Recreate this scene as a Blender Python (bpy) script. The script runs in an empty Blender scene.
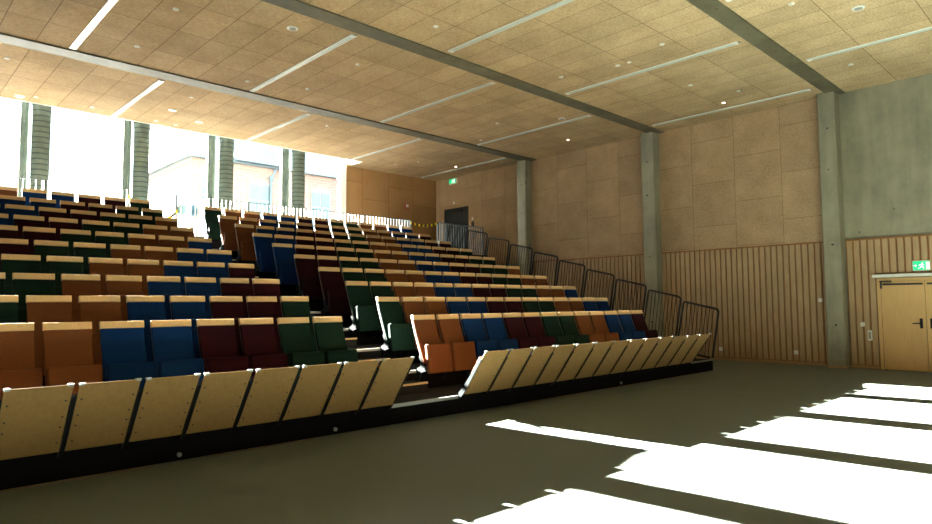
import bpy, bmesh, math, random
from mathutils import Vector, Matrix
random.seed(4)
sc = bpy.context.scene
# ------------------------------------------------------------------ camera
R_ = Vector((0.7218978, -0.69196797, -0.00662592))
U_ = Vector((-0.04119365, -0.05252952, 0.99776938))
F_ = Vector((0.6907725, 0.72001457, 0.06642563))
cd = bpy.data.cameras.new('camera'); cam = bpy.data.objects.new('camera', cd)
sc.collection.objects.link(cam); sc.camera = cam
m = Matrix.Identity(4)
for i in range(3):
    m[i][0] = R_[i]; m[i][1] = U_[i]; m[i][2] = -F_[i]
m[0][3], m[1][3], m[2][3] = 0.0, 0.0, 1.5445
cam.matrix_world = m
cd.sensor_width = 36.0; cd.lens = 36.0 * 636.949 / 932.0
cd.clip_start = 0.05; cd.clip_end = 500
# ------------------------------------------------------------------ world, sun, exposure
w = bpy.data.worlds.new('world'); sc.world = w; w.use_nodes = True
bg = w.node_tree.nodes['Background']
bg.inputs[0].default_value = (0.80, 0.93, 1.0, 1); bg.inputs[1].default_value = 2.4
sd = bpy.data.lights.new('sun', 'SUN'); sun = bpy.data.objects.new('sun', sd); sc.collection.objects.link(sun)
sd.energy = 185.0; sd.angle = math.radians(0.3); sd.color = (1.0, 0.955, 0.87)
sun.rotation_euler = Vector((0.094, -1.0, -0.3240)).to_track_quat('-Z', 'Y').to_euler()
sun.location = (5, 30, 12)
def portal(x0, x1, y, z0, z1):
    l = bpy.data.lights.new('window_portal', 'AREA'); o = bpy.data.objects.new('window_portal', l); sc.collection.objects.link(o)
    l.shape = 'RECTANGLE'; l.size = x1 - x0; l.size_y = z1 - z0
    l.cycles.is_portal = True
    o.location = ((x0 + x1) / 2, y, (z0 + z1) / 2)
    o.rotation_euler = Vector((0, -1, 0)).to_track_quat('-Z', 'Y').to_euler()
portal(-3.95, 12.5, 19.62, 3.3, 6.95)
sc.view_settings.view_transform = 'Standard'; sc.view_settings.look = 'None'
sc.view_settings.gamma = 1.0; sc.view_settings.use_curve_mapping = False
sc.view_settings.exposure = 2.1
sc.cycles.max_bounces = 12; sc.cycles.diffuse_bounces = 8; sc.cycles.glossy_bounces = 4
sc.cycles.transparent_max_bounces = 12; sc.cycles.caustics_reflective = False; sc.cycles.caustics_refractive = False
sc.cycles.sample_clamp_indirect = 12.0
# ------------------------------------------------------------------ constants
W, B, HC = 17.04, 19.47, 6.59
NY, NZ, DY, DZ, P = 6.66, 0.257, 0.9212, 0.2927, 0.52     # grandstand noses, row depth and rise, seat pitch
GY, GZ = NY + 11 * DY, 3.36                                 # gallery edge and floor
XL, XR, A0, A1 = -3.6, 14.14, 5.06, 6.22                   # grandstand ends and aisle
# ------------------------------------------------------------------ materials
def nodes(name):
    mt = bpy.data.materials.new(name); mt.use_nodes = True
    nt = mt.node_tree; b = nt.nodes['Principled BSDF']
    return mt, nt, b
def plain(name, col, rough=0.6, metal=0.0, emit=None, es=0.0, spec=0.5):
    mt, nt, b = nodes(name)
    b.inputs['Base Color'].default_value = (*col, 1); b.inputs['Roughness'].default_value = rough
    b.inputs['Metallic'].default_value = metal
    b.inputs['Specular IOR Level'].default_value = spec
    if emit: b.inputs['Emission Color'].default_value = (*emit, 1); b.inputs['Emission Strength'].default_value = es
    return mt
def coords(nt, scale=(1, 1, 1), rot=(0, 0, 0), loc=(0, 0, 0)):
    tc = nt.nodes.new('ShaderNodeTexCoord'); mp = nt.nodes.new('ShaderNodeMapping')
    mp.inputs['Scale'].default_value = scale; mp.inputs['Rotation'].default_value = rot; mp.inputs['Location'].default_value = loc
    nt.links.new(tc.outputs['Object'], mp.inputs[0]); return mp.outputs[0]
def noise(nt, vec, scale, detail=4, rough=0.6):
    n = nt.nodes.new('ShaderNodeTexNoise'); n.inputs['Scale'].default_value = scale
    n.inputs['Detail'].default_value = detail; n.inputs['Roughness'].default_value = rough
    nt.links.new(vec, n.inputs['Vector']); return n.outputs['Fac']
def ramp(nt, fac, stops):
    r = nt.nodes.new('ShaderNodeValToRGB'); nt.links.new(fac, r.inputs[0])
    el = r.color_ramp.elements
    while len(el) < len(stops): el.new(0.5)
    for e, (p, c) in zip(el, stops): e.position = p; e.color = (*c, 1)
    return r.outputs[0]
def mix(nt, fac, a, b, mode='MIX'):
    n = nt.nodes.new('ShaderNodeMix'); n.data_type = 'RGBA'; n.blend_type = mode
    for sock, v in ((n.inputs[0], fac), (n.inputs[6], a), (n.inputs[7], b)):
        if isinstance(v, (int, float)): sock.default_value = v
        elif isinstance(v, tuple): sock.default_value = (*v, 1)
        else: nt.links.new(v, sock)
    return n.outputs[2]
def bump(nt, b, h, strength=0.3, dist=0.01):
    n = nt.nodes.new('ShaderNodeBump'); n.inputs['Strength'].default_value = strength; n.inputs['Distance'].default_value = dist
    nt.links.new(h, n.inputs['Height']); nt.links.new(n.outputs[0], b.inputs['Normal'])
def woodwool(name, axis, cols, tw, th, ox, oy, offs, jc, dark=1.0):
    """wood-wool cement boards; axis picks the plane: 'z' ceiling, 'x' side wall, 'y' back wall"""
    mt, nt, b = nodes(name)
    v = coords(nt)
    sep = nt.nodes.new('ShaderNodeSeparateXYZ'); nt.links.new(v, sep.inputs[0])
    cmb = nt.nodes.new('ShaderNodeCombineXYZ')
    a, c = {'z': (0, 1), 'x': (2, 1), 'y': (2, 0)}[axis]
    for k, (s, o) in enumerate(((a, ox), (c, oy))):
        ad = nt.nodes.new('ShaderNodeMath'); ad.operation = 'ADD'; ad.inputs[1].default_value = o
        nt.links.new(sep.outputs[s], ad.inputs[0]); nt.links.new(ad.outputs[0], cmb.inputs[k])
    br = nt.nodes.new('ShaderNodeTexBrick'); nt.links.new(cmb.outputs[0], br.inputs['Vector'])
    br.inputs['Scale'].default_value = 1.0; br.inputs['Brick Width'].default_value = tw; br.inputs['Row Height'].default_value = th
    br.inputs['Mortar Size'].default_value = 0.009; br.inputs['Mortar Smooth'].default_value = 0.3
    br.inputs['Color1'].default_value = (0.80, 0.80, 0.80, 1); br.inputs['Color2'].default_value = (1, 1, 1, 1)
    br.inputs['Mortar'].default_value = (*jc, 1); br.offset = offs; br.inputs['Bias'].default_value = 0.1
    f1 = noise(nt, coords(nt, (0.35, 1, 1) if axis == 'z' else (1, 1, 1)), 34, 6, 0.85)
    f2 = noise(nt, coords(nt), 1.3, 3)
    # fibres: light strands over dark holes
    c1 = ramp(nt, f1, [(0.33, cols[0]), (0.5, cols[1]), (0.68, cols[2])])
    c2 = mix(nt, 0.35, c1, ramp(nt, f2, [(0.3, tuple(x * 0.75 for x in cols[1])), (0.7, cols[2])]))
    c3 = mix(nt, 0.85, c2, br.outputs['Color'], 'MULTIPLY')
    nt.links.new(c3, b.inputs['Base Color']); b.inputs['Roughness'].default_value = 0.9
    b.inputs['Specular IOR Level'].default_value = 0.15
    bump(nt, b, f1, 0.5, 0.006)
    return mt
def concrete(name, c0, c1):
    mt, nt, b = nodes(name)
    a = noise(nt, coords(nt, (1, 1, 1)), 1.1, 8, 0.65); g = noise(nt, coords(nt, (1, 1, 0.15)), 3.0, 5)
    h = noise(nt, coords(nt), 30, 4)
    base = mix(nt, 0.5, ramp(nt, a, [(0.35, c0), (0.65, c1)]), ramp(nt, g, [(0.3, c0), (0.7, c1)]))
    vo = nt.nodes.new('ShaderNodeTexVoronoi'); nt.links.new(coords(nt, (1, 1, 0.7)), vo.inputs['Vector']); vo.inputs['Scale'].default_value = 2.2
    pits = ramp(nt, vo.outputs['Distance'], [(0.045, (0.25, 0.24, 0.22)), (0.07, (1, 1, 1))])
    base = mix(nt, 0.8, base, pits, 'MULTIPLY')
    nt.links.new(base, b.inputs['Base Color']); b.inputs['Roughness'].default_value = 0.65
    bump(nt, b, h, 0.15, 0.004); return mt
def wood(name, c0, c1, scale=(14, 14, 1.2), rough=0.45, spec=0.4):
    mt, nt, b = nodes(name)
    f = noise(nt, coords(nt, scale), 3.0, 6, 0.65)
    g = noise(nt, coords(nt), 0.9, 2)
    nt.links.new(mix(nt, 0.3, ramp(nt, f, [(0.3, c0), (0.7, c1)]), ramp(nt, g, [(0.35, c0), (0.65, c1)])), b.inputs['Base Color'])
    b.inputs['Roughness'].default_value = rough; b.inputs['Specular IOR Level'].default_value = spec
    return mt
def fabric(name, col):
    mt, nt, b = nodes(name)
    f = noise(nt, coords(nt), 220, 2, 0.7)
    nt.links.new(ramp(nt, f, [(0.3, tuple(c * 0.72 for c in col)), (0.7, tuple(c * 1.25 for c in col))]), b.inputs['Base Color'])
    b.inputs['Roughness'].default_value = 0.95; b.inputs['Specular IOR Level'].default_value = 0.1
    b.inputs['Sheen Weight'].default_value = 0.02; b.inputs['Sheen Roughness'].default_value = 0.5
    bump(nt, b, f, 0.2, 0.002); return mt
M = {}
wc = [(0.17, 0.10, 0.05), (0.49, 0.335, 0.185), (0.71, 0.53, 0.33)]
M['ceil'] = woodwool('wood_wool_ceiling', 'z', wc, 0.6, 1.2, 0.12, -1.05, 0.0, (0.36, 0.31, 0.26))
ww = [(0.19, 0.11, 0.056), (0.43, 0.285, 0.168), (0.60, 0.435, 0.28)]
M['wwool'] = woodwool('wood_wool_wall', 'x', ww, 1.2, 1.2, -0.66, -0.04, 0.5, (0.56, 0.49, 0.41))
wb = [(0.26, 0.135, 0.055), (0.36, 0.20, 0.085), (0.42, 0.25, 0.115)]
M['bwool'] = woodwool('back_wall_board', 'y', wb, 1.2, 1.2, -0.66, -0.2, 0.5, (0.5, 0.4, 0.3))
M['conc'] = concrete('concrete', (0.145, 0.136, 0.096), (0.32, 0.296, 0.212))
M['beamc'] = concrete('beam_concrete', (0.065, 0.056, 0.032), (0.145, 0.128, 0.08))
M['batten'] = wood('slat_wood', (0.30, 0.19, 0.10), (0.47, 0.33, 0.19), (20, 20, 1.0), 0.7)
M['recess'] = wood('slat_backing', (0.20, 0.085, 0.03), (0.30, 0.135, 0.05), (20, 20, 1.0), 0.7)
M['skirt'] = wood('skirting_wood', (0.32, 0.19, 0.10), (0.42, 0.27, 0.15))
M['door'] = wood('door_veneer', (0.50, 0.30, 0.115), (0.60, 0.38, 0.16), (10, 10, 0.8), 0.5)
M['ply'] = wood('plywood', (0.275, 0.152, 0.054), (0.37, 0.218, 0.084), (9, 9, 1.0), 0.4)
M['cap'] = wood('beech_cap', (0.56, 0.36, 0.17), (0.72, 0.50, 0.27), (30, 6, 6), 0.5, 0.3)
M['edge'] = plain('pale_ply_edge', (0.19, 0.16, 0.12), 0.5)
FAB = {'orange-brown': (0.140, 0.052, 0.022), 'blue': (0.003, 0.025, 0.115), 'maroon': (0.022, 0.004, 0.009), 'dark green': (0.006, 0.021, 0.016)}
for k, c in FAB.items(): M[k] = fabric('fabric_' + k.replace(' ', '_').replace('-', '_'), c)
M['seam'] = plain('seam_shadow', (0.012, 0.01, 0.01), 1.0)
M['black'] = plain('black_steel', (0.010, 0.010, 0.011), 0.5, spec=0.25)
M['mblack'] = plain('matt_black', (0.006, 0.006, 0.007), 0.95, spec=0.08)
M['deck'] = plain('platform_carpet', (0.022, 0.023, 0.025), 0.95, spec=0.1)
M['alu'] = plain('aluminium', (0.30, 0.30, 0.29), 0.45, 0.5)
M['steel'] = plain('bracket_steel', (0.018, 0.022, 0.025), 0.8, spec=0.04)
M['rail'] = plain('rail_steel', (0.10, 0.12, 0.13), 0.3, 0.5)
M['railbar'] = plain('galvanised_bar', (0.45, 0.47, 0.47), 0.35, 0.5)
M['white'] = plain('white_paint', (0.78, 0.77, 0.73), 0.5)
M['plastic'] = plain('white_plastic', (0.70, 0.69, 0.65), 0.4)
M['strip'] = plain('light_profile', (0.80, 0.82, 0.78), 0.25, 0.1, spec=0.8)
M['groove'] = plain('profile_groove', (0.22, 0.28, 0.27), 0.4)
M['lit'] = plain('lit_lamp', (0.9, 0.85, 0.7), 0.5, 0, (1, 0.86, 0.62), 6.0)
M['lens'] = plain('lamp_lens', (0.75, 0.72, 0.62), 0.25)
M['dark'] = plain('dark_metal', (0.02, 0.02, 0.022), 0.4)
M['ddoor'] = plain('dark_door_glass', (0.02, 0.028, 0.034), 0.18)
M['green'] = plain('exit_sign_green', (0.01, 0.35, 0.14), 0.4, 0, (0.02, 0.72, 0.28), 0.22)
M['signw'] = plain('exit_sign_white', (0.9, 0.95, 0.9), 0.4, 0, (0.9, 1.0, 0.92), 0.30)
M['red'] = plain('alarm_red', (0.32, 0.035, 0.03), 0.4)
M['yellow'] = plain('barrier_yellow', (0.85, 0.62, 0.0), 0.5)
M['bag'] = plain('bag_fabric', (0.03, 0.09, 0.13), 0.8)
M['bag2'] = plain('pale_bag_fabric', (0.22, 0.38, 0.45), 0.8)
def floor_mat():
    mt, nt, b = nodes('linoleum')
    f = noise(nt, coords(nt), 2.2, 6, 0.7); g = noise(nt, coords(nt, (1, 1, 1)), 90, 2)
    c = mix(nt, 0.35, ramp(nt, f, [(0.35, (0.098, 0.118, 0.108)), (0.65, (0.126, 0.148, 0.135))]), ramp(nt, g, [(0.3, (0.092, 0.110, 0.10)), (0.7, (0.134, 0.156, 0.143))]))
    nt.links.new(c, b.inputs['Base Color'])
    nt.links.new(ramp(nt, f, [(0.3, (0.50,) * 3), (0.7, (0.62,) * 3)]), b.inputs['Roughness'])
    b.inputs['Specular IOR Level'].default_value = 0.22
    return mt
M['floor'] = floor_mat()
M['strip_dark'] = plain('floor_strip_wood', (0.16, 0.11, 0.075), 0.7)
def glass_mat():
    mt = bpy.data.materials.new('window_glass'); mt.use_nodes = True; nt = mt.node_tree
    for n in list(nt.nodes): nt.nodes.remove(n)
    o = nt.nodes.new('ShaderNodeOutputMaterial'); t = nt.nodes.new('ShaderNodeBsdfTransparent'); g = nt.nodes.new('ShaderNodeBsdfGlossy')
    t.inputs[0].default_value = (0.95, 0.975, 0.96, 1); g.inputs['Roughness'].default_value = 0.02
    fr = nt.nodes.new('ShaderNodeFresnel'); fr.inputs[0].default_value = 1.4; mx = nt.nodes.new('ShaderNodeMixShader')
    nt.links.new(fr.outputs[0], mx.inputs[0]); nt.links.new(t.outputs[0], mx.inputs[1]); nt.links.new(g.outputs[0], mx.inputs[2]); nt.links.new(mx.outputs[0], o.inputs[0])
    return mt
M['glass'] = glass_mat()
def brick_mat():
    mt, nt, b = nodes('pale_brick')
    v = coords(nt); sep = nt.nodes.new('ShaderNodeSeparateXYZ'); nt.links.new(v, sep.inputs[0]); cmb = nt.nodes.new('ShaderNodeCombineXYZ')
    nt.links.new(sep.outputs[0], cmb.inputs[0]); nt.links.new(sep.outputs[2], cmb.inputs[1])
    br = nt.nodes.new('ShaderNodeTexBrick'); nt.links.new(cmb.outputs[0], br.inputs['Vector']); br.inputs['Scale'].default_value = 1
    br.inputs['Brick Width'].default_value = 0.5; br.inputs['Row Height'].default_value = 0.16; br.inputs['Mortar Size'].default_value = 0.012
    br.inputs['Color1'].default_value = (0.16, 0.095, 0.08, 1); br.inputs['Color2'].default_value = (0.19, 0.12, 0.10, 1); br.inputs['Mortar'].default_value = (0.22, 0.18, 0.16, 1)
    nt.links.new(br.outputs['Color'], b.inputs['Base Color']); b.inputs['Roughness'].default_value = 0.9; return mt
M['brick'] = brick_mat()
M['slate'] = plain('slate_roof', (0.065, 0.085, 0.095), 0.6)
M['bglass'] = plain('building_window', (0.075, 0.105, 0.115), 0.2)
M['bframe'] = plain('building_window_frame', (0.14, 0.145, 0.14), 0.6)
M['pipe'] = plain('zinc_pipe', (0.06, 0.09, 0.11), 0.5)
M['paving'] = plain('paving', (0.085, 0.085, 0.082), 0.9)
def column_mat(rings=False):
    mt, nt, b = nodes('column_render')
    a = noise(nt, coords(nt), 4, 4)
    nt.links.new(ramp(nt, a, [(0.3, (0.095, 0.115, 0.10)), (0.7, (0.14, 0.165, 0.14))]), b.inputs['Base Color']); b.inputs['Roughness'].default_value = 0.9; b.inputs['Specular IOR Level'].default_value = 0.05
    if rings:
        sep = nt.nodes.new('ShaderNodeSeparateXYZ'); nt.links.new(coords(nt), sep.inputs[0])
        md = nt.nodes.new('ShaderNodeMath'); md.operation = 'WRAP'; md.inputs[1].default_value = 0.0; md.inputs[2].default_value = 0.138
        ad = nt.nodes.new('ShaderNodeMath'); ad.operation = 'SUBTRACT'; ad.inputs[1].default_value = 3.36
        nt.links.new(sep.outputs[2], ad.inputs[0]); nt.links.new(ad.outputs[0], md.inputs[0])
        gt = nt.nodes.new('ShaderNodeMath'); gt.operation = 'GREATER_THAN'; gt.inputs[1].default_value = 0.106; nt.links.new(md.outputs[0], gt.inputs[0])
        src = b.inputs['Base Color'].links[0].from_socket
        nt.links.new(mix(nt, gt.outputs[0], src, (0.055, 0.072, 0.068)), b.inputs['Base Color'])
    return mt
M['column'] = column_mat(); M['ringed'] = column_mat(True)
# ------------------------------------------------------------------ mesh helpers
def box(bm, x0, x1, y0, y1, z0, z1, mi=0):
    vs = [bm.verts.new((x, y, z)) for z in (z0, z1) for y in (y0, y1) for x in (x0, x1)]
    fs = []
    for q in ((0, 2, 3, 1), (4, 5, 7, 6), (0, 1, 5, 4), (2, 6, 7, 3), (0, 4, 6, 2), (1, 3, 7, 5)):
        f = bm.faces.new([vs[i] for i in q]); f.material_index = mi; fs.append(f)
    return vs, fs
def rbox(bm, x0, x1, y0, y1, z0, z1, r=0.01, seg=2, mi=0):
    vs, fs = box(bm, x0, x1, y0, y1, z0, z1, mi)
    es = {e for f in fs for e in f.edges}
    bmesh.ops.bevel(bm, geom=list(es), offset=r, segments=seg, profile=0.5, affect='EDGES', clamp_overlap=True)
def cyl(bm, p0, p1, r0, r1=None, n=10, mi=0, cap=True):
    r1 = r0 if r1 is None else r1
    p0, p1 = Vector(p0), Vector(p1); d = (p1 - p0).normalized()
    a = d.orthogonal().normalized(); b = d.cross(a)
    A = []; Bv = []
    for i in range(n):
        t = 2 * math.pi * i / n; o = a * math.cos(t) + b * math.sin(t)
        A.append(bm.verts.new(p0 + o * r0)); Bv.append(bm.verts.new(p1 + o * r1))
    for i in range(n):
        f = bm.faces.new((A[i], A[(i + 1) % n], Bv[(i + 1) % n], Bv[i])); f.material_index = mi; f.smooth = True
    if cap:
        f = bm.faces.new(A[::-1]); f.material_index = mi; f = bm.faces.new(Bv); f.material_index = mi
def tube(bm, pts, r, n=8, mi=0, closed=False):
    pts = [Vector(p) for p in pts]; k = len(pts); rings = []
    for i, p in enumerate(pts):
        a = pts[(i - 1) % k] if (closed or i) else p; c = pts[(i + 1) % k] if (closed or i < k - 1) else p
        d = (c - a).normalized(); u = d.cross(Vector((1, 0, 0)))
        if u.length < 0.05: u = d.cross(Vector((0, 0, 1)))
        u.normalize(); v = d.cross(u)
        rings.append([bm.verts.new(p + (u * math.cos(2 * math.pi * j / n) + v * math.sin(2 * math.pi * j / n)) * r) for j in range(n)])
    for i in range(k if closed else k - 1):
        q = rings[(i + 1) % k]
        for j in range(n):
            f = bm.faces.new((rings[i][j], rings[i][(j + 1) % n], q[(j + 1) % n], q[j])); f.smooth = True; f.material_index = mi
    if not closed:
        bm.faces.new(rings[0][::-1]).material_index = mi; bm.faces.new(rings[-1]).material_index = mi
def lathe(bm, prof, c=(0, 0, 0), n=20, mi=0):
    rings = [[bm.verts.new((c[0] + r * math.cos(2 * math.pi * j / n), c[1] + r * math.sin(2 * math.pi * j / n), c[2] + z)) for j in range(n)] for r, z in prof]
    for a, b in zip(rings, rings[1:]):
        for j in range(n):
            f = bm.faces.new((a[j], a[(j + 1) % n], b[(j + 1) % n], b[j])); f.smooth = True; f.material_index = mi
    bm.faces.new(rings[0][::-1]).material_index = mi; bm.faces.new(rings[-1]).material_index = mi
def polyplate(bm, pts, h, mi=0, plane='yz', at=0.0):
    """extruded outline (pts in the plane) from at to at+h"""
    def P3(a, b, t): return (t, a, b) if plane == 'yz' else (a, t, b)
    v0 = [bm.verts.new(P3(a, b, at)) for a, b in pts]; v1 = [bm.verts.new(P3(a, b, at + h)) for a, b in pts]
    n = len(pts)
    for f in (bm.faces.new(v0), bm.faces.new(v1[::-1])): f.material_index = mi
    for i in range(n):
        bm.faces.new((v0[i], v0[(i + 1) % n], v1[(i + 1) % n], v1[i])).material_index = mi
def obj(name, bm, mats, parent=None, loc=None):
    bmesh.ops.recalc_face_normals(bm, faces=bm.faces)
    for e in bm.edges:
        if len(e.link_faces) == 2 and e.calc_face_angle(0) > 0.7: e.smooth = False
    me = bpy.data.meshes.new(name); bm.to_mesh(me); bm.free()
    for mt in (mats if isinstance(mats, (list, tuple)) else [mats]): me.materials.append(M[mt] if isinstance(mt, str) else mt)
    o = bpy.data.objects.new(name, me); sc.collection.objects.link(o)
    if parent is not None: o.parent = parent
    if loc is not None: o.location = loc
    return o
def mesh(fn, *a, **k):
    bm = bmesh.new(); fn(bm, *a, **k); return bm
def tag(o, label=None, cat=None, group=None, kind=None):
    if label: o['label'] = label
    if cat: o['category'] = cat
    if group: o['group'] = group
    if kind: o['kind'] = kind
    return o
def thing(name, label, cat, loc=(0, 0, 0), group=None):
    o = bpy.data.objects.new(name, None); sc.collection.objects.link(o); o.location = loc; o.empty_display_size = 0.1
    return tag(o, label, cat, group)
def struct(name, bm, mats, label=None):
    return tag(obj(name, bm, mats), label, None, None, 'structure')
def dup(o, loc, label=None):
    r = o.copy(); sc.collection.objects.link(r); r.location = loc
    if label: r['label'] = label
    for ch in o.children:
        c = ch.copy(); sc.collection.objects.link(c); c.parent = r
        for g in ch.children:
            d = g.copy(); sc.collection.objects.link(d); d.parent = c
    return r
# ------------------------------------------------------------------ room shell
struct('floor', mesh(box, -4.2, 17.3, -8.2, 19.7, -0.2, 0), 'floor', 'dark grey-green linoleum hall floor with a dull sheen')
bm = bmesh.new()
box(bm, -4.2, 12.75, -8.2, 18.53, HC, HC + 0.1); box(bm, 12.75, 17.3, -8.2, 19.7, HC, HC + 0.1)
struct('ceiling', bm, 'ceil', 'ceiling of brown wood wool boards')
bm = bmesh.new()                                               # raised pocket above the windows
box(bm, -4.2, 12.75, 18.53, 19.75, 6.98, 7.08); box(bm, -4.2, 12.75, 18.44, 18.53, HC + 0.1, 7.0)
box(bm, 12.75, 12.84, 18.53, 19.75, HC + 0.1, 7.0)
struct('trim_1', bm, 'white', 'white recess in the ceiling along the windows')
struct('trim_2', mesh(box, -4.0, 12.75, 18.50, 18.545, HC - 0.015, HC + 0.11), 'white', 'thin white edge strip where the ceiling meets the window recess')
struct('wall_right', mesh(box, W, W + 0.3, -8.2, 19.7, 0, HC + 0.1), 'conc', 'right concrete wall')
struct('wall_left', mesh(box, -4.2, -4.0, -8.2, 19.7, 0, 7.0), 'wwool')
struct('wall_front', mesh(box, -4.2, 17.3, -8.4, -8.2, 0, HC + 0.1), 'wwool')
bm = bmesh.new(); box(bm, 12.62, 17.3, B, B + 0.25, 3.2, HC + 0.1)
struct('wall_back', bm, 'bwool', 'back wall of smooth brown boards beside the windows')
struct('wall_gallery_front', mesh(box, -4.2, 17.3, B - 0.05, B + 0.25, 0, GZ), 'conc')
bm = bmesh.new(); box(bm, -4.0, 14.2, GY, B, GZ - 0.16, GZ); box(bm, 14.2, W, 16.55, B, GZ - 0.16, GZ)
struct('floor_gallery', bm, 'deck', 'upper gallery floor behind the top row')
# upper wood wool cladding on the right wall
for i, (y0, y1) in enumerate(((5.04, 9.45), (9.86, 14.38), (14.8, 17.52))):
    struct('trim_%d' % (3 + i), mesh(box, W - 0.03, W, y0, y1, 3.02, HC), 'wwool', 'wood wool boards on the right wall')
bm = bmesh.new(); box(bm, W - 0.03, W, 17.52, 19.05, 5.40, HC); box(bm, W - 0.03, W, 19.05, B, GZ, HC)
struct('trim_6', bm, 'wwool', 'wood wool boards around the gallery door')
# slatted timber below 3 m
def slats(bm, y0, y1, z0, z1, period=0.147):
    box(bm, W - 0.025, W - 0.001, y0, y1, z0, z1, 1)
    y = y0 + 0.01; 
    while y + 0.105 < y1:
        box(bm, W - 0.06, W - 0.025, y, y + 0.108, z0 + 0.02, z1 - 0.02, 0); y += period
    box(bm, W - 0.065, W - 0.02, y0, y1, z1 - 0.02, z1 + 0.02, 1)
DR0, DR1, DZT = 2.18, 4.04, 2.08
n = 7
for (y0, y1, z0, z1) in ((5.05, 9.44, 0.07, 3.0), (9.87, 14.37, 0.07, 3.0), (DR1 + 0.02, 4.65, 0.07, 3.0), (DR0 - 0.02, DR1 + 0.02, DZT + 0.10, 3.0), (-8.1, DR0 - 0.02, 0.07, 3.0)):
    bm = bmesh.new(); slats(bm, y0, y1, z0, z1); struct('trim_%d' % n, bm, ['batten', 'recess'], 'vertical timber slat cladding on the right wall'); n += 1
for (y0, y1) in ((5.055, 9.435), (9.875, 14.365), (DR1 + 0.02, 4.645), (-8.1, DR0 - 0.02)):
    o = struct('baseboard_right', mesh(box, W - 0.055, W, y0, y1, 0, 0.07), 'skirt', 'wooden skirting at the foot of the slats')
# pillars and beams
PB = ((4.66, 5.04, 0.38), (9.45, 9.86, 0.35), (14.38, 14.80, 0.34))
for (y0, y1, d), nm in zip(PB, ('nearest, beside the double door', 'middle one', 'furthest, behind the side railings')):
    bm = bmesh.new(); rbox(bm, W - d, W, y0, y1, 0.0, HC, 0.02, 1)
    for z in (1.0, 2.9, 4.7, 5.7):
        cyl(bm, (W - d - 0.001, (y0 + y1) / 2 + random.uniform(-.06, .06), z), (W - d + 0.01, (y0 + y1) / 2, z), 0.022, n=10, mi=1)
    o = struct('pillar', bm, ['conc', 'dark'], 'grey concrete pillar on the right wall, ' + nm)
    struct('trim_pillar_base', mesh(box, W - d - 0.012, W - 0.06, y0 - 0.012, y1 + 0.01, 0, 0.055), 'skirt', 'low wooden base around the concrete pillar, ' + nm)
for (y0, y1), nm in zip(((4.52, 4.86), (9.28, 9.66), (14.14, 14.58)), ('nearest', 'middle', 'furthest')):
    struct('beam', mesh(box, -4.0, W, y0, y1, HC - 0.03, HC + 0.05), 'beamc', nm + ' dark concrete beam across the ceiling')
# ------------------------------------------------------------------ windows and columns at the back
fins = [(-1.93, -1.86), (0.50, 0.57), (2.93, 3.0), (5.34, 5.41), (7.72, 7.79), (10.19, 10.26)]
edges = [-4.0] + [f[0] for f in fins] + [12.45]
for i in range(7):
    x0 = edges[i] + (0.07 if i else 0); x1 = edges[i + 1]; nm = i + 1
    bm = bmesh.new(); t = 0.06
    box(bm, x0, x0 + t, B - 0.03, B + 0.05, GZ, 6.98); box(bm, x1 - t, x1, B - 0.03, B + 0.05, GZ, 6.98)
    box(bm, x0 + t, x1 - t, B - 0.03, B + 0.05, GZ, GZ + 0.08); box(bm, x0 + t, x1 - t, B - 0.03, B + 0.05, 6.90, 6.98)
    f = struct('window_%d' % nm, bm, 'white', 'tall gallery window with a white frame')
    obj('pane', mesh(box, x0 + t, x1 - t, B + 0.005, B + 0.015, GZ + 0.08, 6.90), 'glass', f)
for i, (a, b) in enumerate(fins):
    bm = bmesh.new(); fp = [(a - 0.03, B - 0.031), (a + 0.02, B - 0.27), (b + 0.02, B - 0.27), (b + 0.02, B - 0.031)]; lo = [bm.verts.new((px, py, GZ)) for px, py in fp]; hi = [bm.verts.new((px, py, 6.98)) for px, py in fp]; bm.faces.new(lo); bm.faces.new(hi[::-1]); [bm.faces.new((lo[k], lo[(k + 1) % 4], hi[(k + 1) % 4], hi[k])) for k in range(4)]  # fin tapered in plan so the sun misses its left face
    struct('trim_%d' % (20 + i), bm, 'column', 'narrow grey fin between two windows')
struct('trim_26', mesh(box, 12.45, 12.63, B - 0.10, B + 0.2, GZ, 6.98), 'white', 'white window jamb at the end of the glazing')
nth = ('hidden far left', 'off to the left', 'first from the left', 'second from the left', 'third from the left', 'fourth from the left')
for i, x in enumerate((-1.6, 0.83, 3.26, 5.64, 8.07, 10.52)):
    prof = []
    z = GZ
    while z < 6.45:
        prof += [(0.205, z), (0.205, z + 0.112), (0.195, z + 0.116), (0.195, z + 0.134)]; z += 0.138
    prof = [(r, zz) for r, zz in prof if zz < 6.5] + [(0.205, 6.5), (0.215, 6.65), (0.245, 6.8), (0.25, 6.98)]
    bm = bmesh.new(); lathe(bm, prof, (x, 19.0, 0), 28)
    struct('column', bm, 'ringed', 'round grey-green ringed column in front of the windows, ' + nth[i])
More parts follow.
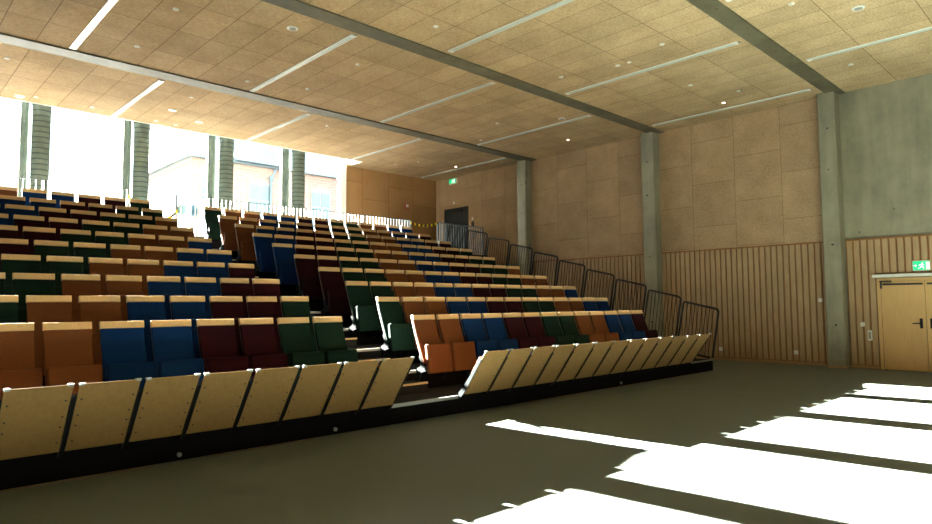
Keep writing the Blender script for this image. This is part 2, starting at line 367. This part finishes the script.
# ------------------------------------------------------------------ outside
tag(obj('ground_outside', mesh(box, -60, 60, 20.2, 90, -0.4, -0.2), 'paving'), 'pale paving outside behind the hall', None, None, 'structure')
bd = thing('brick_building', 'pale red brick building with arched windows seen through the right-hand gallery windows', 'building', (11.8, 32, 0))
bm = bmesh.new(); box(bm, 0, 16, 0, 8, -0.2, 9.0); obj('wall', bm, 'brick', bd)
bm = bmesh.new()
v = [bm.verts.new(p) for p in ((-0.3, -0.35, 8.95), (16.3, -0.35, 8.95), (16.3, 4, 12.2), (-0.3, 4, 12.2), (-0.3, 8.3, 8.95), (16.3, 8.3, 8.95))]
for q in ((0, 1, 2, 3), (3, 2, 5, 4), (0, 3, 4), (1, 5, 2), (0, 4, 5, 1)): bm.faces.new([v[k] for k in q])
obj('roof', bm, 'slate', bd)
bm = bmesh.new()
v = [bm.verts.new(p) for p in ((2.2, -0.3, 9.1), (4.9, -0.3, 9.1), (3.55, -0.3, 10.3), (3.55, 2.2, 10.75), (2.2, 1.5, 10.2), (4.9, 1.5, 10.2))]
for q in ((0, 1, 2), (0, 2, 3, 4), (1, 5, 3, 2), (0, 4, 5, 1), (3, 5, 4)): bm.faces.new([v[k] for k in q])
obj('dormer', bm, 'bglass', bd)
def arch(bm, x0, x1, z0, z1, y0, y1, mi=0):
    c = (x0 + x1) / 2; r = (x1 - x0) / 2; rise = 0.22
    pts = [(x0, z0), (x1, z0)] + [(c + r * math.cos(t), z1 - rise + rise * math.sin(t)) for t in [math.pi * k / 10 for k in range(11)]]
    polyplate(bm, pts, y1 - y0, mi, 'xz', y0)
for wx in (0.5, 3.0, 6.7, 9.2, 12.2):
    bm = bmesh.new(); arch(bm, wx, wx + 1.25, 5.4, 8.25, -0.05, 0.1); fr = obj('window', bm, 'bframe', bd)
    bm = bmesh.new()
    for dx in (0.06, 0.66): box(bm, wx + dx, wx + dx + 0.53, -0.07, 0.0, 5.46, 7.1); box(bm, wx + dx, wx + dx + 0.53, -0.07, 0.0, 7.18, 7.98)
    obj('pane', bm, 'bglass', fr)
bm = bmesh.new(); cyl(bm, (4.2, -0.15, -0.2), (4.2, -0.15, 8.4), 0.07); cyl(bm, (4.2, -0.15, 8.4), (4.45, -0.25, 8.95), 0.07)
cyl(bm, (4.2, -0.15, 8.3), (4.2, -0.15, 8.5), 0.13); obj('downpipe', bm, 'pipe', bd)
# ------------------------------------------------------------------ double door, canopy, signs
d = bmesh.new()
box(d, W - 0.07, W + 0.02, DR1 - 0.07, DR1, 0, DZT); box(d, W - 0.07, W + 0.02, DR0, DR0 + 0.07, 0, DZT); box(d, W - 0.07, W + 0.02, DR0 + 0.07, DR1 - 0.07, DZT - 0.07, DZT)
fr = struct('door_1', d, 'door', 'pale wooden double door in the slatted wall')
MID = 3.135
for (a, b) in ((MID + 0.004, DR1 - 0.075), (DR0 + 0.075, MID - 0.004)):
    lf = obj('door_leaf', mesh(rbox, W - 0.055, W - 0.005, a, b, 0.01, DZT - 0.075, 0.004, 1), 'door', fr)
    bm = bmesh.new(); box(bm, W - 0.085, W - 0.055, a + 0.03, b - 0.04, DZT - 0.165, DZT - 0.125); obj('closer_rail', bm, 'dark', lf)
    hy = a + 0.09 if a > MID else b - 0.09
    bm = bmesh.new(); rbox(bm, W - 0.065, W - 0.055, hy - 0.028, hy + 0.028, 0.95, 1.17, 0.004, 1)
    if a > MID:
        tube(bm, [(W - 0.065, hy, 1.06), (W - 0.12, hy, 1.06), (W - 0.13, hy + 0.02, 1.06), (W - 0.13, hy + 0.15, 1.055)], 0.011)
    obj('door_handle', bm, 'steel', lf)
bm = bmesh.new(); rbox(bm, W - 0.12, W - 0.055, DR1 - 0.10, DR1 - 0.07, DZT - 0.24, DZT - 0.08, 0.005, 1); cyl(bm, (W - 0.10, DR1 - 0.3, DZT - 0.075), (W - 0.10, DR1 - 0.06, DZT - 0.075), 0.015)
obj('hinge_arm', bm, 'dark', fr)
bm = bmesh.new(); rbox(bm, W - 0.20, W - 0.03, DR0 - 0.1, DR1 + 0.06, DZT + 0.015, DZT + 0.085, 0.01, 2)
tag(obj('door_canopy', bm, 'plastic'), 'long light grey metal canopy bar above the double door', 'canopy')
def exit_sign(name, label, loc, wy, hz, arrow):
    t = thing(name, label, 'exit sign', loc)
    bm = bmesh.new(); rbox(bm, -0.05, 0, -wy / 2, wy / 2, 0, hz, 0.006, 1); obj('sign_body', bm, 'white', t)
    bm = bmesh.new(); box(bm, -0.054, -0.05, -wy / 2 + 0.012, wy / 2 - 0.012, 0.012, hz - 0.012); obj('sign_face', bm, 'green', t)
    bm = bmesh.new(); s = hz
    def q(pts, dy=0): polyplate(bm, [((dy - a) * s, b * s) for a, b in pts], -0.003, 0, 'yz', -0.055)
    # doorway, running figure, arrow, drawn left to right along -y as seen from the hall
    q([(0.42, 0.14), (0.68, 0.14), (0.68, 0.84), (0.42, 0.84)])
    dx = -0.05
    q([(dx + .16, .70), (dx + .24, .70), (dx + .24, .80), (dx + .16, .80)])
    q([(dx + .02, .40), (dx + .14, .38), (dx + .22, .66), (dx + .10, .68)])
    q([(dx + .10, .42), (dx + .14, .36), (dx + .30, .36), (dx + .28, .14), (dx + .23, .14), (dx + .24, .30), (dx + .10, .30)])
    q([(dx + .02, .42), (dx + .08, .40), (dx - .02, .22), (dx - .22, .20), (dx - .22, .26), (dx - .06, .28)])
    q([(dx + .14, .64), (dx + .34, .54), (dx + .33, .49), (dx + .14, .56)])
    q([(dx + .08, .66), (dx - .10, .58), (dx - .14, .44), (dx - .09, .43), (dx - .05, .53), (dx + .08, .58)])
    if arrow: q([(-0.64, .46), (-0.48, .46), (-0.48, .34), (-0.34, .50), (-0.48, .66), (-0.48, .54), (-0.64, .54)])
    obj('pictogram', bm, 'signw', t); return t
exit_sign('exit_sign', 'lit green exit sign with running figure above the double door', (W - 0.06, 3.17, DZT + 0.145), 0.32, 0.22, True)
exit_sign('exit_sign', 'small glowing green exit sign high on the wall above the gallery door', (W - 0.035, 18.42, 6.33), 0.42, 0.20, False)
# gallery door
bm = bmesh.new(); t = 0.06
box(bm, W - 0.03, W + 0.12, 18.98, 19.05, GZ, 5.40); box(bm, W - 0.03, W + 0.12, 17.52, 17.57, GZ, 5.40); box(bm, W - 0.03, W + 0.12, 17.57, 18.98, 5.35, 5.40)
fr = struct('door_2', bm, 'skirt', 'dark door from the gallery in the right wall')
lf = obj('door_leaf', mesh(box, W - 0.02, W - 0.005, 17.57, 18.98, GZ, 5.35), 'ddoor', fr)
obj('overhead_closer', mesh(rbox, W - 0.07, W - 0.02, 17.9, 18.5, 5.16, 5.26, 0.006, 1), 'steel', lf)
# ------------------------------------------------------------------ wall fittings
def plate(name, label, cat, loc, wy, hz, mat='plastic', d=0.035):
    t = thing(name, label, cat, loc)
    obj('cover_plate', mesh(rbox, -d, 0, -wy / 2, wy / 2, -hz / 2, hz / 2, 0.008, 2), mat, t)
    obj('rocker', mesh(rbox, -d - 0.008, -d, -wy / 4, wy / 4, -hz / 4, hz / 4, 0.003, 1), mat, t); return t
plate('wall_switch', 'small white switch plate high on the slats left of the nearest pillar', 'switch', (W - 0.06, 5.24, 1.59), 0.09, 0.09)
plate('wall_socket', 'white socket low on the slats left of the nearest pillar', 'socket', (W - 0.06, 5.84, 0.30), 0.10, 0.10)
plate('wall_switch', 'square white switch on the slats between pillar and double door', 'switch', (W - 0.06, 4.36, 1.02), 0.09, 0.10)
plate('wall_socket', 'white socket low on the slats near the end of the grandstand', 'socket', (W - 0.06, 7.75, 0.30), 0.10, 0.10)
plate('door_controller', 'black control box on the wall beside the gallery door', 'control box', (W - 0.03, 17.33, 4.62), 0.12, 0.20, 'dark')
plate('wall_switch', 'tiny white button on the wall above the black control box', 'switch', (W - 0.03, 17.33, 4.83), 0.07, 0.08)
plate('wall_sensor', 'small white sensor on the wall above the gallery door', 'sensor', (W - 0.03, 18.38, 5.56), 0.07, 0.10)
t = thing('handle_unit', 'white oblong door button unit on the slats beside the double door', 'door button', (W - 0.06, 4.22, 0.77))
obj('housing', mesh(rbox, -0.05, 0, -0.045, 0.045, -0.12, 0.12, 0.012, 2), 'plastic', t)
obj('push_plate', mesh(rbox, -0.058, -0.05, -0.025, 0.025, -0.08, 0.08, 0.004, 1), 'alu', t)
t = thing('alarm_box', 'small dark red fire alarm box on the back wall', 'alarm', (15.45, B - 0.01, 5.40))
obj('housing', mesh(rbox, -0.10, 0.10, -0.05, 0, -0.11, 0.11, 0.01, 1), 'red', t)
obj('notice_panel', mesh(box, -0.05, 0.07, -0.055, -0.05, -0.05, 0.07), 'plastic', t)
# ------------------------------------------------------------------ ceiling fittings
strips = [(4.75, 14.72, 18.45), (8.45, 14.72, 18.45), (12.25, 14.72, 18.45), (16.05, 14.72, 19.2), (0.95, 14.72, 18.45),
          (2.87, 9.78, 14.05), (6.54, 9.78, 14.05), (10.3, 9.78, 14.05), (14.05, 9.78, 14.05),
          (4.6, 5.0, 9.15), (8.37, 5.0, 9.15), (12.17, 5.0, 9.15), (16.18, 5.0, 9.15),
          (14.15, 0.2, 4.42), (10.3, 0.2, 4.42), (6.5, 0.2, 4.42)]
bays = ['in the bay beside the windows', 'in the bay between furthest and middle beams', 'in the bay between middle and nearest beams', 'in front of the nearest beam']
cnt = {}
for x, y0, y1 in strips:
    b = 0 if y0 > 14 else 1 if y0 > 9 else 2 if y0 > 4.5 else 3
    cnt[b] = cnt.get(b, 0) + 1
    pos = {0: {4.75: 'leftmost in view', 8.45: 'middle one', 12.25: 'ending beside the window jamb', 16.05: 'rightmost, near the gallery door', .95: 'left of the view'},
           1: {2.87: 'leftmost', 6.54: 'second from the left', 10.3: 'third from the left', 14.05: 'rightmost'},
           2: {4.6: 'nearest the left, outside the picture', 8.37: 'leftmost in view', 12.17: 'middle', 16.18: 'next to the right wall'},
           3: {14.15: 'at the right edge', 10.3: 'above the camera', 6.5: 'behind the camera'}}[b][x]
    t = thing('ceiling_light_strip', 'slim white ceiling light strip %s, %s' % (bays[b], pos), 'light strip', (x, y0, HC), 'ceiling light strips')
    L = y1 - y0
    bm = bmesh.new(); box(bm, -0.055, 0.055, 0, L, -0.022, 0); obj('housing', bm, 'strip', t)
    bm = bmesh.new(); box(bm, -0.028, -0.016, 0.12, L - 0.12, -0.024, -0.022); box(bm, 0.016, 0.028, 0.12, L - 0.12, -0.024, -0.022); obj('diffuser_slot', bm, 'groove', t)
    bm = bmesh.new(); box(bm, -0.057, 0.057, 0, 0.07, -0.026, -0.0); box(bm, -0.057, 0.057, L - 0.07, L, -0.026, 0); obj('end_cap', bm, 'plastic', t)
down = [(3.74, 10.98, 1), (3.756, 13.1, 1), (2.03, 15.5, 1), (2.66, 18.14, 2), (2.95, 17.96, 1), (4.14, 17.94, 1), (5.67, 15.44, 1), (5.71, 16.83, 2), (5.72, 18.11, 1),
        (6.26, 18.14, 1), (6.63, 17.46, 2), (5.56, 10.32, 2), (6.18, 13.49, 1), (7.43, 13.05, 1), (7.43, 10.98, 1), (9.39, 15.4, 1), (7.42, 8.49, 1), (11.16, 8.54, 1),
        (11.5, 7.29, 1), (11.52, 7.02, 1), (12.76, 12.0, 1), (13.74, 10.5, 2), (11.24, 3.72, 1), (12.26, 2.99, 2), (11.18, 6.08, 1), (13.8, 6.82, 1), (15.62, 6.86, 3),
        (15.03, 6.22, 1), (15.1, 3.87, 1), (15.66, 11.75, 3), (13.87, 18.09, 1), (14.21, 17.2, 1), (15.71, 16.88, 3), (13.72, 13.6, 1)]
def rel(x, y):
    st = [s for s in strips if s[1] - 0.3 <= y <= s[2] + 0.5]
    s = min(st, key=lambda q: abs(q[0] - x)); 
    k = 'right of' if x > s[0] else 'left of'
    b = 0 if y > 14.5 else 1 if y > 9.5 else 2 if y > 4.6 else 3
    return b, k, s
names_b = ['window bay', 'bay between furthest and middle beams', 'bay between middle and nearest beams', 'bay before the nearest beam']
for x, y, kd in down:
    b, k, s = rel(x, y)
    rank = {0: '', 1: ''}
    
    lab = {1: 'small round white downlight', 2: 'round white ceiling speaker', 3: 'small glowing round downlight'}[kd]
    same = sorted([q for q in down if q[2] == kd and rel(q[0], q[1])[0] == b], key=lambda q: 466 + 636.9 * (0.7219 * q[0] - 0.692 * q[1] ) / (0.69 * q[0] + 0.72 * q[1] + 0.3))
    j = same.index((x, y, kd)); o_ = ['leftmost', 'second', 'third', 'fourth', 'fifth', 'sixth', 'seventh', 'eighth', 'ninth'][j]
    lab += (', ' + (o_ if j == 0 else o_ + ' from the left') + ' in the ' + names_b[b]) if len(same) > 1 else ', only one in the ' + names_b[b]
    r = 0.10 if kd == 2 else 0.048
    t = thing('ceiling_speaker' if kd == 2 else 'ceiling_downlight', lab, 'speaker' if kd == 2 else 'downlight', (x, y, HC), 'round ceiling fittings')
    bm = bmesh.new(); lathe(bm, [(r, 0.0), (r, -0.012), (r * 0.9, -0.02), (r * 0.72, -0.02)], n=20); obj('trim_ring', bm, 'plastic', t)
    bm = bmesh.new(); lathe(bm, [(r * 0.68, -0.018), (r * 0.66, -0.024), (r * 0.3, -0.028)], n=16); obj('grille' if kd == 2 else 'lens', bm, {1: 'lens', 2: 'alu', 3: 'lit'}[kd], t)
# ------------------------------------------------------------------ grandstand
gs = thing('grandstand', 'black tiered retractable grandstand carrying all rows of seats beside the hall floor', 'grandstand', (0, 0, 0))
for n in range(11):
    y0 = NY + n * DY; z = NZ + n * DZ
    bm = bmesh.new(); box(bm, XL, XR, y0 + 0.03, y0 + DY + 0.02, z - 0.10, z); obj('platform_deck', bm, 'deck', gs)
    zb = 0.012 if n == 0 else z - DZ
    bm = bmesh.new(); box(bm, XL, XR, y0, y0 + 0.03, zb, z - 0.0); obj('riser', bm, 'mblack', gs)
    bm = bmesh.new(); box(bm, A0 - (0 if n else 0.02), A1 - 0.015, y0 - 0.012, y0 + 0.03, z - 0.035, z + 0.006); obj('nosing', bm, 'alu', gs)
    if n == 0:
        bm = bmesh.new(); box(bm, 13.02, XR - 0.02, y0 - 0.012, y0 + 0.03, z - 0.02, z + 0.006); obj('nosing', bm, 'alu', gs)
    if n < 10:
        zs = z + DZ / 2
        bm = bmesh.new(); box(bm, A0 + 0.03, A1 - 0.06, y0 + 0.60, y0 + DY + 0.01, z, zs); st = obj('aisle_step', bm, 'deck', gs)
        bm = bmesh.new(); box(bm, A0 + 0.03, A1 - 0.06, y0 + 0.588, y0 + 0.625, zs - 0.02, zs + 0.006); obj('step_nosing', bm, 'cap', st)
bm = bmesh.new()
pts = [(NY + 0.05, 0.01), (GY - 0.02, 0.01), (GY - 0.02, NZ + 10 * DZ - 0.02)]
for n in range(10, 0, -1): pts += [(NY + n * DY + 0.05, NZ + n * DZ - 0.02), (NY + n * DY + 0.05, NZ + (n - 1) * DZ - 0.02)]
pts += [(NY + 0.05, NZ - 0.02)]
polyplate(bm, pts, 0.03, 0, 'yz', XR - 0.035); obj('side_panel', bm, 'mblack', gs)
for (a, b) in ((XL, 2.15), (2.75, 3.9), (7.6, 9.4), (9.8, 13.9)): obj('floor_strip', mesh(box, a, b, NY - 0.03, NY - 0.001, 0.0, 0.010), 'strip_dark', gs)
for x in (2.4, 4.2, 10.35): obj('bumper', mesh(cyl, (x, NY - 0.0, 0.07), (x, NY - 0.03, 0.07), 0.022, n=12), 'alu', gs)
obj('end_block', mesh(box, 13.1, 13.9, NY + 0.35, NY + 0.75, NZ, NZ + 0.1), 'black', gs)
bm = bmesh.new(); tube(bm, [(13.2, NY + .3, NZ), (13.2, NY + .3, NZ + .16), (13.9, NY + .3, NZ + .16), (13.9, NY + .3, NZ)], 0.018)
obj('end_stop', bm, 'black', gs)
# ------------------------------------------------------------------ seats
def slab(bm, prof, x0, x1, th, r, mi=0):
    """cushion following a side profile of (y,z) front points, thickness th backwards"""
    n = len(prof); nv = []
    for i, (y, z) in enumerate(prof):
        a = prof[max(i - 1, 0)]; b = prof[min(i + 1, n - 1)]
        dy, dz = b[0] - a[0], b[1] - a[1]; L = math.hypot(dy, dz); nv.append((dz / L, -dy / L))
    front = [(y, z) for y, z in prof]; back = [(y + th * a, z + th * b) for (y, z), (a, b) in zip(prof, nv)]
    out = front + back[::-1]
    v0 = [bm.verts.new((x0, a, b)) for a, b in out]; v1 = [bm.verts.new((x1, a, b)) for a, b in out]
    m_ = len(out); fs = [bm.faces.new(v0), bm.faces.new(v1[::-1])]
    for i in range(m_): fs.append(bm.faces.new((v0[i], v0[(i + 1) % m_], v1[(i + 1) % m_], v1[i])))
    for f in fs: f.material_index = mi
    bmesh.ops.recalc_face_normals(bm, faces=fs)
    if r:
        es = [e for e in {e for f in fs for e in f.edges} if e.calc_face_angle(0) > 0.6]
        bmesh.ops.bevel(bm, geom=es, offset=r, segments=2, profile=0.5, affect='EDGES', clamp_overlap=True)
def make_seat(col):
    t = thing('tip_up_seat', '', 'seat', (0, -50, 0), None)
    prof = [(-0.150, 0.115), (-0.085, 0.27), (-0.005, 0.46), (0.060, 0.62), (0.108, 0.762)]
    shell = [(-0.110, 0.10), (-0.035, 0.27), (0.045, 0.46), (0.110, 0.62), (0.158, 0.762), (0.176, 0.838)]
    bm = bmesh.new()
    slab(bm, prof, 0.012, 0.448, 0.05, 0.010, 0)
    slab(bm, [(a, b) for a, b in shell], 0.016, 0.444, 0.014, 0.003, 1)
    # stitched crease in the lower third of the back
    slab(bm, [(-0.043, 0.358), (-0.038, 0.364)], 0.115, 0.34, 0.01, 0, 2)
    bk = obj('backrest', bm, [col, 'edge', 'seam'], t)
    bm = bmesh.new(); slab(bm, [(0.106, 0.764), (0.127, 0.838)], 0.008, 0.452, 0.052, 0.004, 0); obj('top_rail', bm, 'cap', bk)
    bm = bmesh.new(); slab(bm, [(-0.290, -0.037), (-0.276, 0.10), (-0.252, 0.28), (-0.229, 0.405)], 0.0, 0.478, 0.075, 0.022, 0); obj('seat_cushion', bm, col, t)
    obj('gap_closing_beam', mesh(box, 0.001, 0.477, -0.095, -0.06, -0.045, 0.112), 'mblack', t)  # added to stop sun skimming through the gap under the backrest
    for x, xc in ((-0.015, -0.020), (0.480, 0.479)):
        bm = bmesh.new()
        pts = [(-0.235, 0.035), (-0.215, 0.075), (-0.13, 0.085), (-0.004, 0.03), (-0.004, -0.16), (-0.05, -0.16), (-0.12, -0.02), (-0.215, 0.0)]
        polyplate(bm, pts, 0.014, 0, 'yz', x)
        polyplate(bm, [(-0.155, 0.07), (-0.105, 0.07), (-0.045, 0.22), (-0.095, 0.22)], 0.012, 0, 'yz', x + 0.001)
        cyl(bm, (xc, -0.175, 0.04), (xc + 0.019, -0.175, 0.04), 0.024, n=14)
        cyl(bm, (xc + 0.002, -0.05, -0.02), (xc + 0.017, -0.05, -0.02), 0.014, n=10)
        obj('hinge_bracket', bm, 'steel', t)
    return t
def make_folded(col):
    t = thing('folded_seat', '', 'seat', (0, -50, 0), None)
    p = [(-0.090, 0.020), (-0.538, 0.640)]
    bm = bmesh.new(); slab(bm, p, 0.0, 0.474, 0.011, 0.003, 0)
    d = Vector((0, -0.448, 0.620)).normalized(); nrm = Vector((0, -d.z, d.y)) * 1.0
    for x in (0.035, 0.44):
        for s in (0.12, 0.30, 0.42, 0.60):
            c = Vector((x, p[0][0], p[0][1])) + d * s
            cyl(bm, c - nrm * 0.0, c + nrm * 0.003, 0.009, n=8, mi=1)
    obj('plywood_panel', bm, ['ply', 'dark'], t)
    off = Vector((0, d.z, -d.y)) * 0.020
    q = [(-0.090 + off.y + d.y * 0.09, 0.020 + off.z + d.z * 0.09), (-0.538 + off.y - d.y * 0.13, 0.640 + off.z - d.z * 0.13)]
    bm = bmesh.new(); slab(bm, q, 0.012, 0.462, 0.05, 0.012, 0); obj('folded_cushion', bm, col, t)
    T = Vector((0, -0.538, 0.640))
    for x in (0.0, 0.435):
        bm = bmesh.new()
        rbox(bm, x, x + 0.04, T.y - 0.004, T.y + 0.022, T.z - 0.012, T.z + 0.014, 0.003, 1)
        cyl(bm, (x - 0.006, T.y + 0.015, T.z + 0.006), (x + 0.046, T.y + 0.015, T.z + 0.006), 0.008, n=8)
        obj('hinge_clip', bm, 'alu', t)
    for x in (-0.018, 0.478):
        bm = bmesh.new()
        polyplate(bm, [(-0.01, 0.05), (-0.10, 0.13), (-0.45, 0.56), (-0.47, 0.53), (-0.15, 0.085), (-0.06, -0.01), (-0.004, -0.05), (-0.004, 0.03)], 0.014, 0, 'yz', x)
        obj('hinge_bracket', bm, ['black'] if x > 0 else ['steel'], t)
    return t
ORD = ['', 'first', 'second', 'third', 'fourth', 'fifth', 'sixth', 'seventh', 'eighth', 'ninth', 'tenth', 'eleventh', 'twelfth', 'thirteenth', 'fourteenth', 'fifteenth', 'sixteenth', 'seventeenth']
SEQ = ['orange-brown', 'orange-brown', 'blue', 'blue', 'maroon', 'maroon', 'dark green', 'dark green']
proto = {}
def place(kind, col, x, n, label, group):
    loc = (x, NY + n * DY, NZ + n * DZ + (0.025 if n == 10 else 0)); key = (kind, col)
    if key not in proto:
        proto[key] = (make_seat if kind == 's' else make_folded)(col); r = proto[key]; r.location = loc; r['label'] = label
    else: r = dup(proto[key], loc, label)
    r['group'] = group
X0, GAP = 6.237, 1.204
for n in range(11):
    rowname = 'front row' if n == 0 else ('top row' if n == 10 else ORD[n + 1] + ' row from the front')
    for side in ('R', 'L'):
        rng = range(13) if side == 'R' else range(-17, 0)
        for i in rng:
            if side == 'L' and i < {0: -9, 1: -9, 10: -17}.get(n, -8): continue
            x = X0 + i * P - (GAP if side == 'L' else 0)
            col = SEQ[(i - (n - 1)) % 8]
            k = i + 1 if side == 'R' else -i
            pos = ('at the aisle' if k == 1 else ORD[k] + ' from the aisle')
            blk = 'right-hand block' if side == 'R' else 'left-hand block'
            if n == 0:
                place('f', col, x, n, 'folded seat with pale plywood panel, %s, front row, %s' % (pos, blk), 'folded front row seats, ' + blk)
            else:
                place('s', col, x, n, '%s tip-up seat %s, %s, %s' % (col, pos, rowname, blk), 'tip-up seats, ' + blk)
# ------------------------------------------------------------------ side railings
def side_railing():
    t = thing('side_railing', '', 'railing', (0, 0, 0), 'side railings of the grandstand')
    f = [(0, 0.20, 0.0), (0, 0.03, 1.03), (0, 0.04, 1.08), (0, 0.09, 1.105), (0, 0.80, 1.262), (0, 0.85, 1.26), (0, 0.87, 1.21), (0, 1.04, 0.31)]
    bm = bmesh.new(); tube(bm, f + [(0, 0.99, 0.12), (0, 0.26, 0.0)], 0.024, 8, closed=False); obj('frame', bm, 'black', t)
    bm = bmesh.new()
    for k in range(1, 9):
        s = k / 9.0
        a = Vector((0, 0.22 + 0.78 * s, 0.0 + 0.12 * s)); b = Vector((0, 0.05 + 0.80 * s, 1.09 + 0.165 * s))
        cyl(bm, a, b, 0.008, n=6)
    obj('bars', bm, 'black', t); return t
sr = side_railing()
for n in range(10):
    loc = (14.05, 6.42 + 0.905 * n, NZ + 0.045 + 0.291 * n)
    lab = 'black barred side railing, %s along the right edge of the grandstand' % ('nearest' if n == 0 else 'uppermost' if n == 9 else ORD[n + 1] + ' from the front')
    if n == 0: sr.location = loc; sr['label'] = lab
    else: dup(sr, loc, lab)
# ------------------------------------------------------------------ gallery railings
def gallery_rail(label, x0, x1, y, ztop=4.43, zb=GZ, bars='railbar'):
    t = thing('gallery_railing', label, 'railing', (x0, y, 0), 'gallery railings')
    L = x1 - x0
    bm = bmesh.new(); box(bm, 0, L, -0.02, 0.02, ztop - 0.018, ztop); box(bm, 0, L, -0.012, 0.012, zb + 0.08, zb + 0.10); obj('handrail', bm, 'rail', t)
    nb = max(2, int(L / 0.118)); bm = bmesh.new()
    for k in range(nb + 1):
        xx = k * L / nb; box(bm, max(0, xx - 0.007), xx + 0.007, -0.019, 0.019, zb + 0.10, ztop - 0.018)
    obj('balusters', bm, bars, t)
    k = 0.0
    while k <= L + 0.01:
        obj('post', mesh(box, k - 0.02, k + 0.02, -0.025, 0.025, zb, ztop), 'rail', t); k += L if L < 2 else L / round(L / 1.9)
    return t
gallery_rail('barred railing behind the top row of the left-hand block', -3.9, 4.74, 16.93)
gallery_rail('long barred railing in front of the windows behind the right-hand block', 5.9, 13.62, 16.93)
gallery_rail('short barred railing on the gallery edge below the dark door', 14.72, 16.95, 16.75, bars='rail')
# ------------------------------------------------------------------ barrier tapes, bags
def tape(label, a, b, sag, n=30, w=0.085):
    a, b = Vector(a), Vector(b); bm = bmesh.new(); pv = None
    for k in range(n + 1):
        s = k / n; c = a.lerp(b, s); c.z -= sag * 4 * s * (1 - s); tw = 0.012 * math.sin(s * 9)
        q = [bm.verts.new(c + Vector((0, dy + (tw if dz > 0 else -tw), dz))) for dy, dz in ((-0.002, -w / 2), (0.002, -w / 2), (0.002, w / 2), (-0.002, w / 2))]
        if pv:
            for j in range(4): bm.faces.new((pv[j], pv[(j + 1) % 4], q[(j + 1) % 4], q[j])).material_index = (k // 2) % 2
        else: bm.faces.new(q[::-1])
        pv = q
    bm.faces.new(pv)
    tag(obj('barrier_tape', bm, ['yellow', 'dark']), label, 'barrier tape')
tape('yellow and black barrier tape across the gallery gap near the dark door', (13.6, 16.88, 4.34), (14.69, 16.74, 4.40), 0.10, 26)
tape('yellow and black barrier tape hanging across the top of the aisle', (4.76, 16.88, 4.25), (5.92, 16.88, 4.0), 0.42, 24)
def bag(label, loc, mat, s=1.0):
    t = thing('hanging_bag', label, 'bag', loc)
    bm = bmesh.new(); lathe(bm, [(0.02 * s, -0.62 * s), (0.13 * s, -0.60 * s), (0.17 * s, -0.48 * s), (0.15 * s, -0.36 * s), (0.09 * s, -0.27 * s), (0.05 * s, -0.24 * s), (0.03 * s, -0.23 * s)], n=14)
    for v in bm.verts: v.co.y *= 0.6; v.co.x += 0.012 * math.sin(v.co.z * 23)
    obj('bag_body', bm, mat, t)
    bm = bmesh.new(); tube(bm, [(-0.03, 0, -0.24 * s), (-0.03, -0.05, 0.03), (-0.03, -0.13, 0.05), (0.03, -0.13, 0.05), (0.03, -0.05, 0.03), (0.03, 0, -0.24 * s)], 0.008, 6); obj('strap', bm, mat, t)
bag('dark blue bag hanging on the rail post at the top of the aisle', (6.38, 17.07, 4.397), 'bag', 0.75)
bag('pale blue bag hanging on the rail beside the dark blue bag', (6.08, 17.07, 4.397), 'bag2', 0.75)
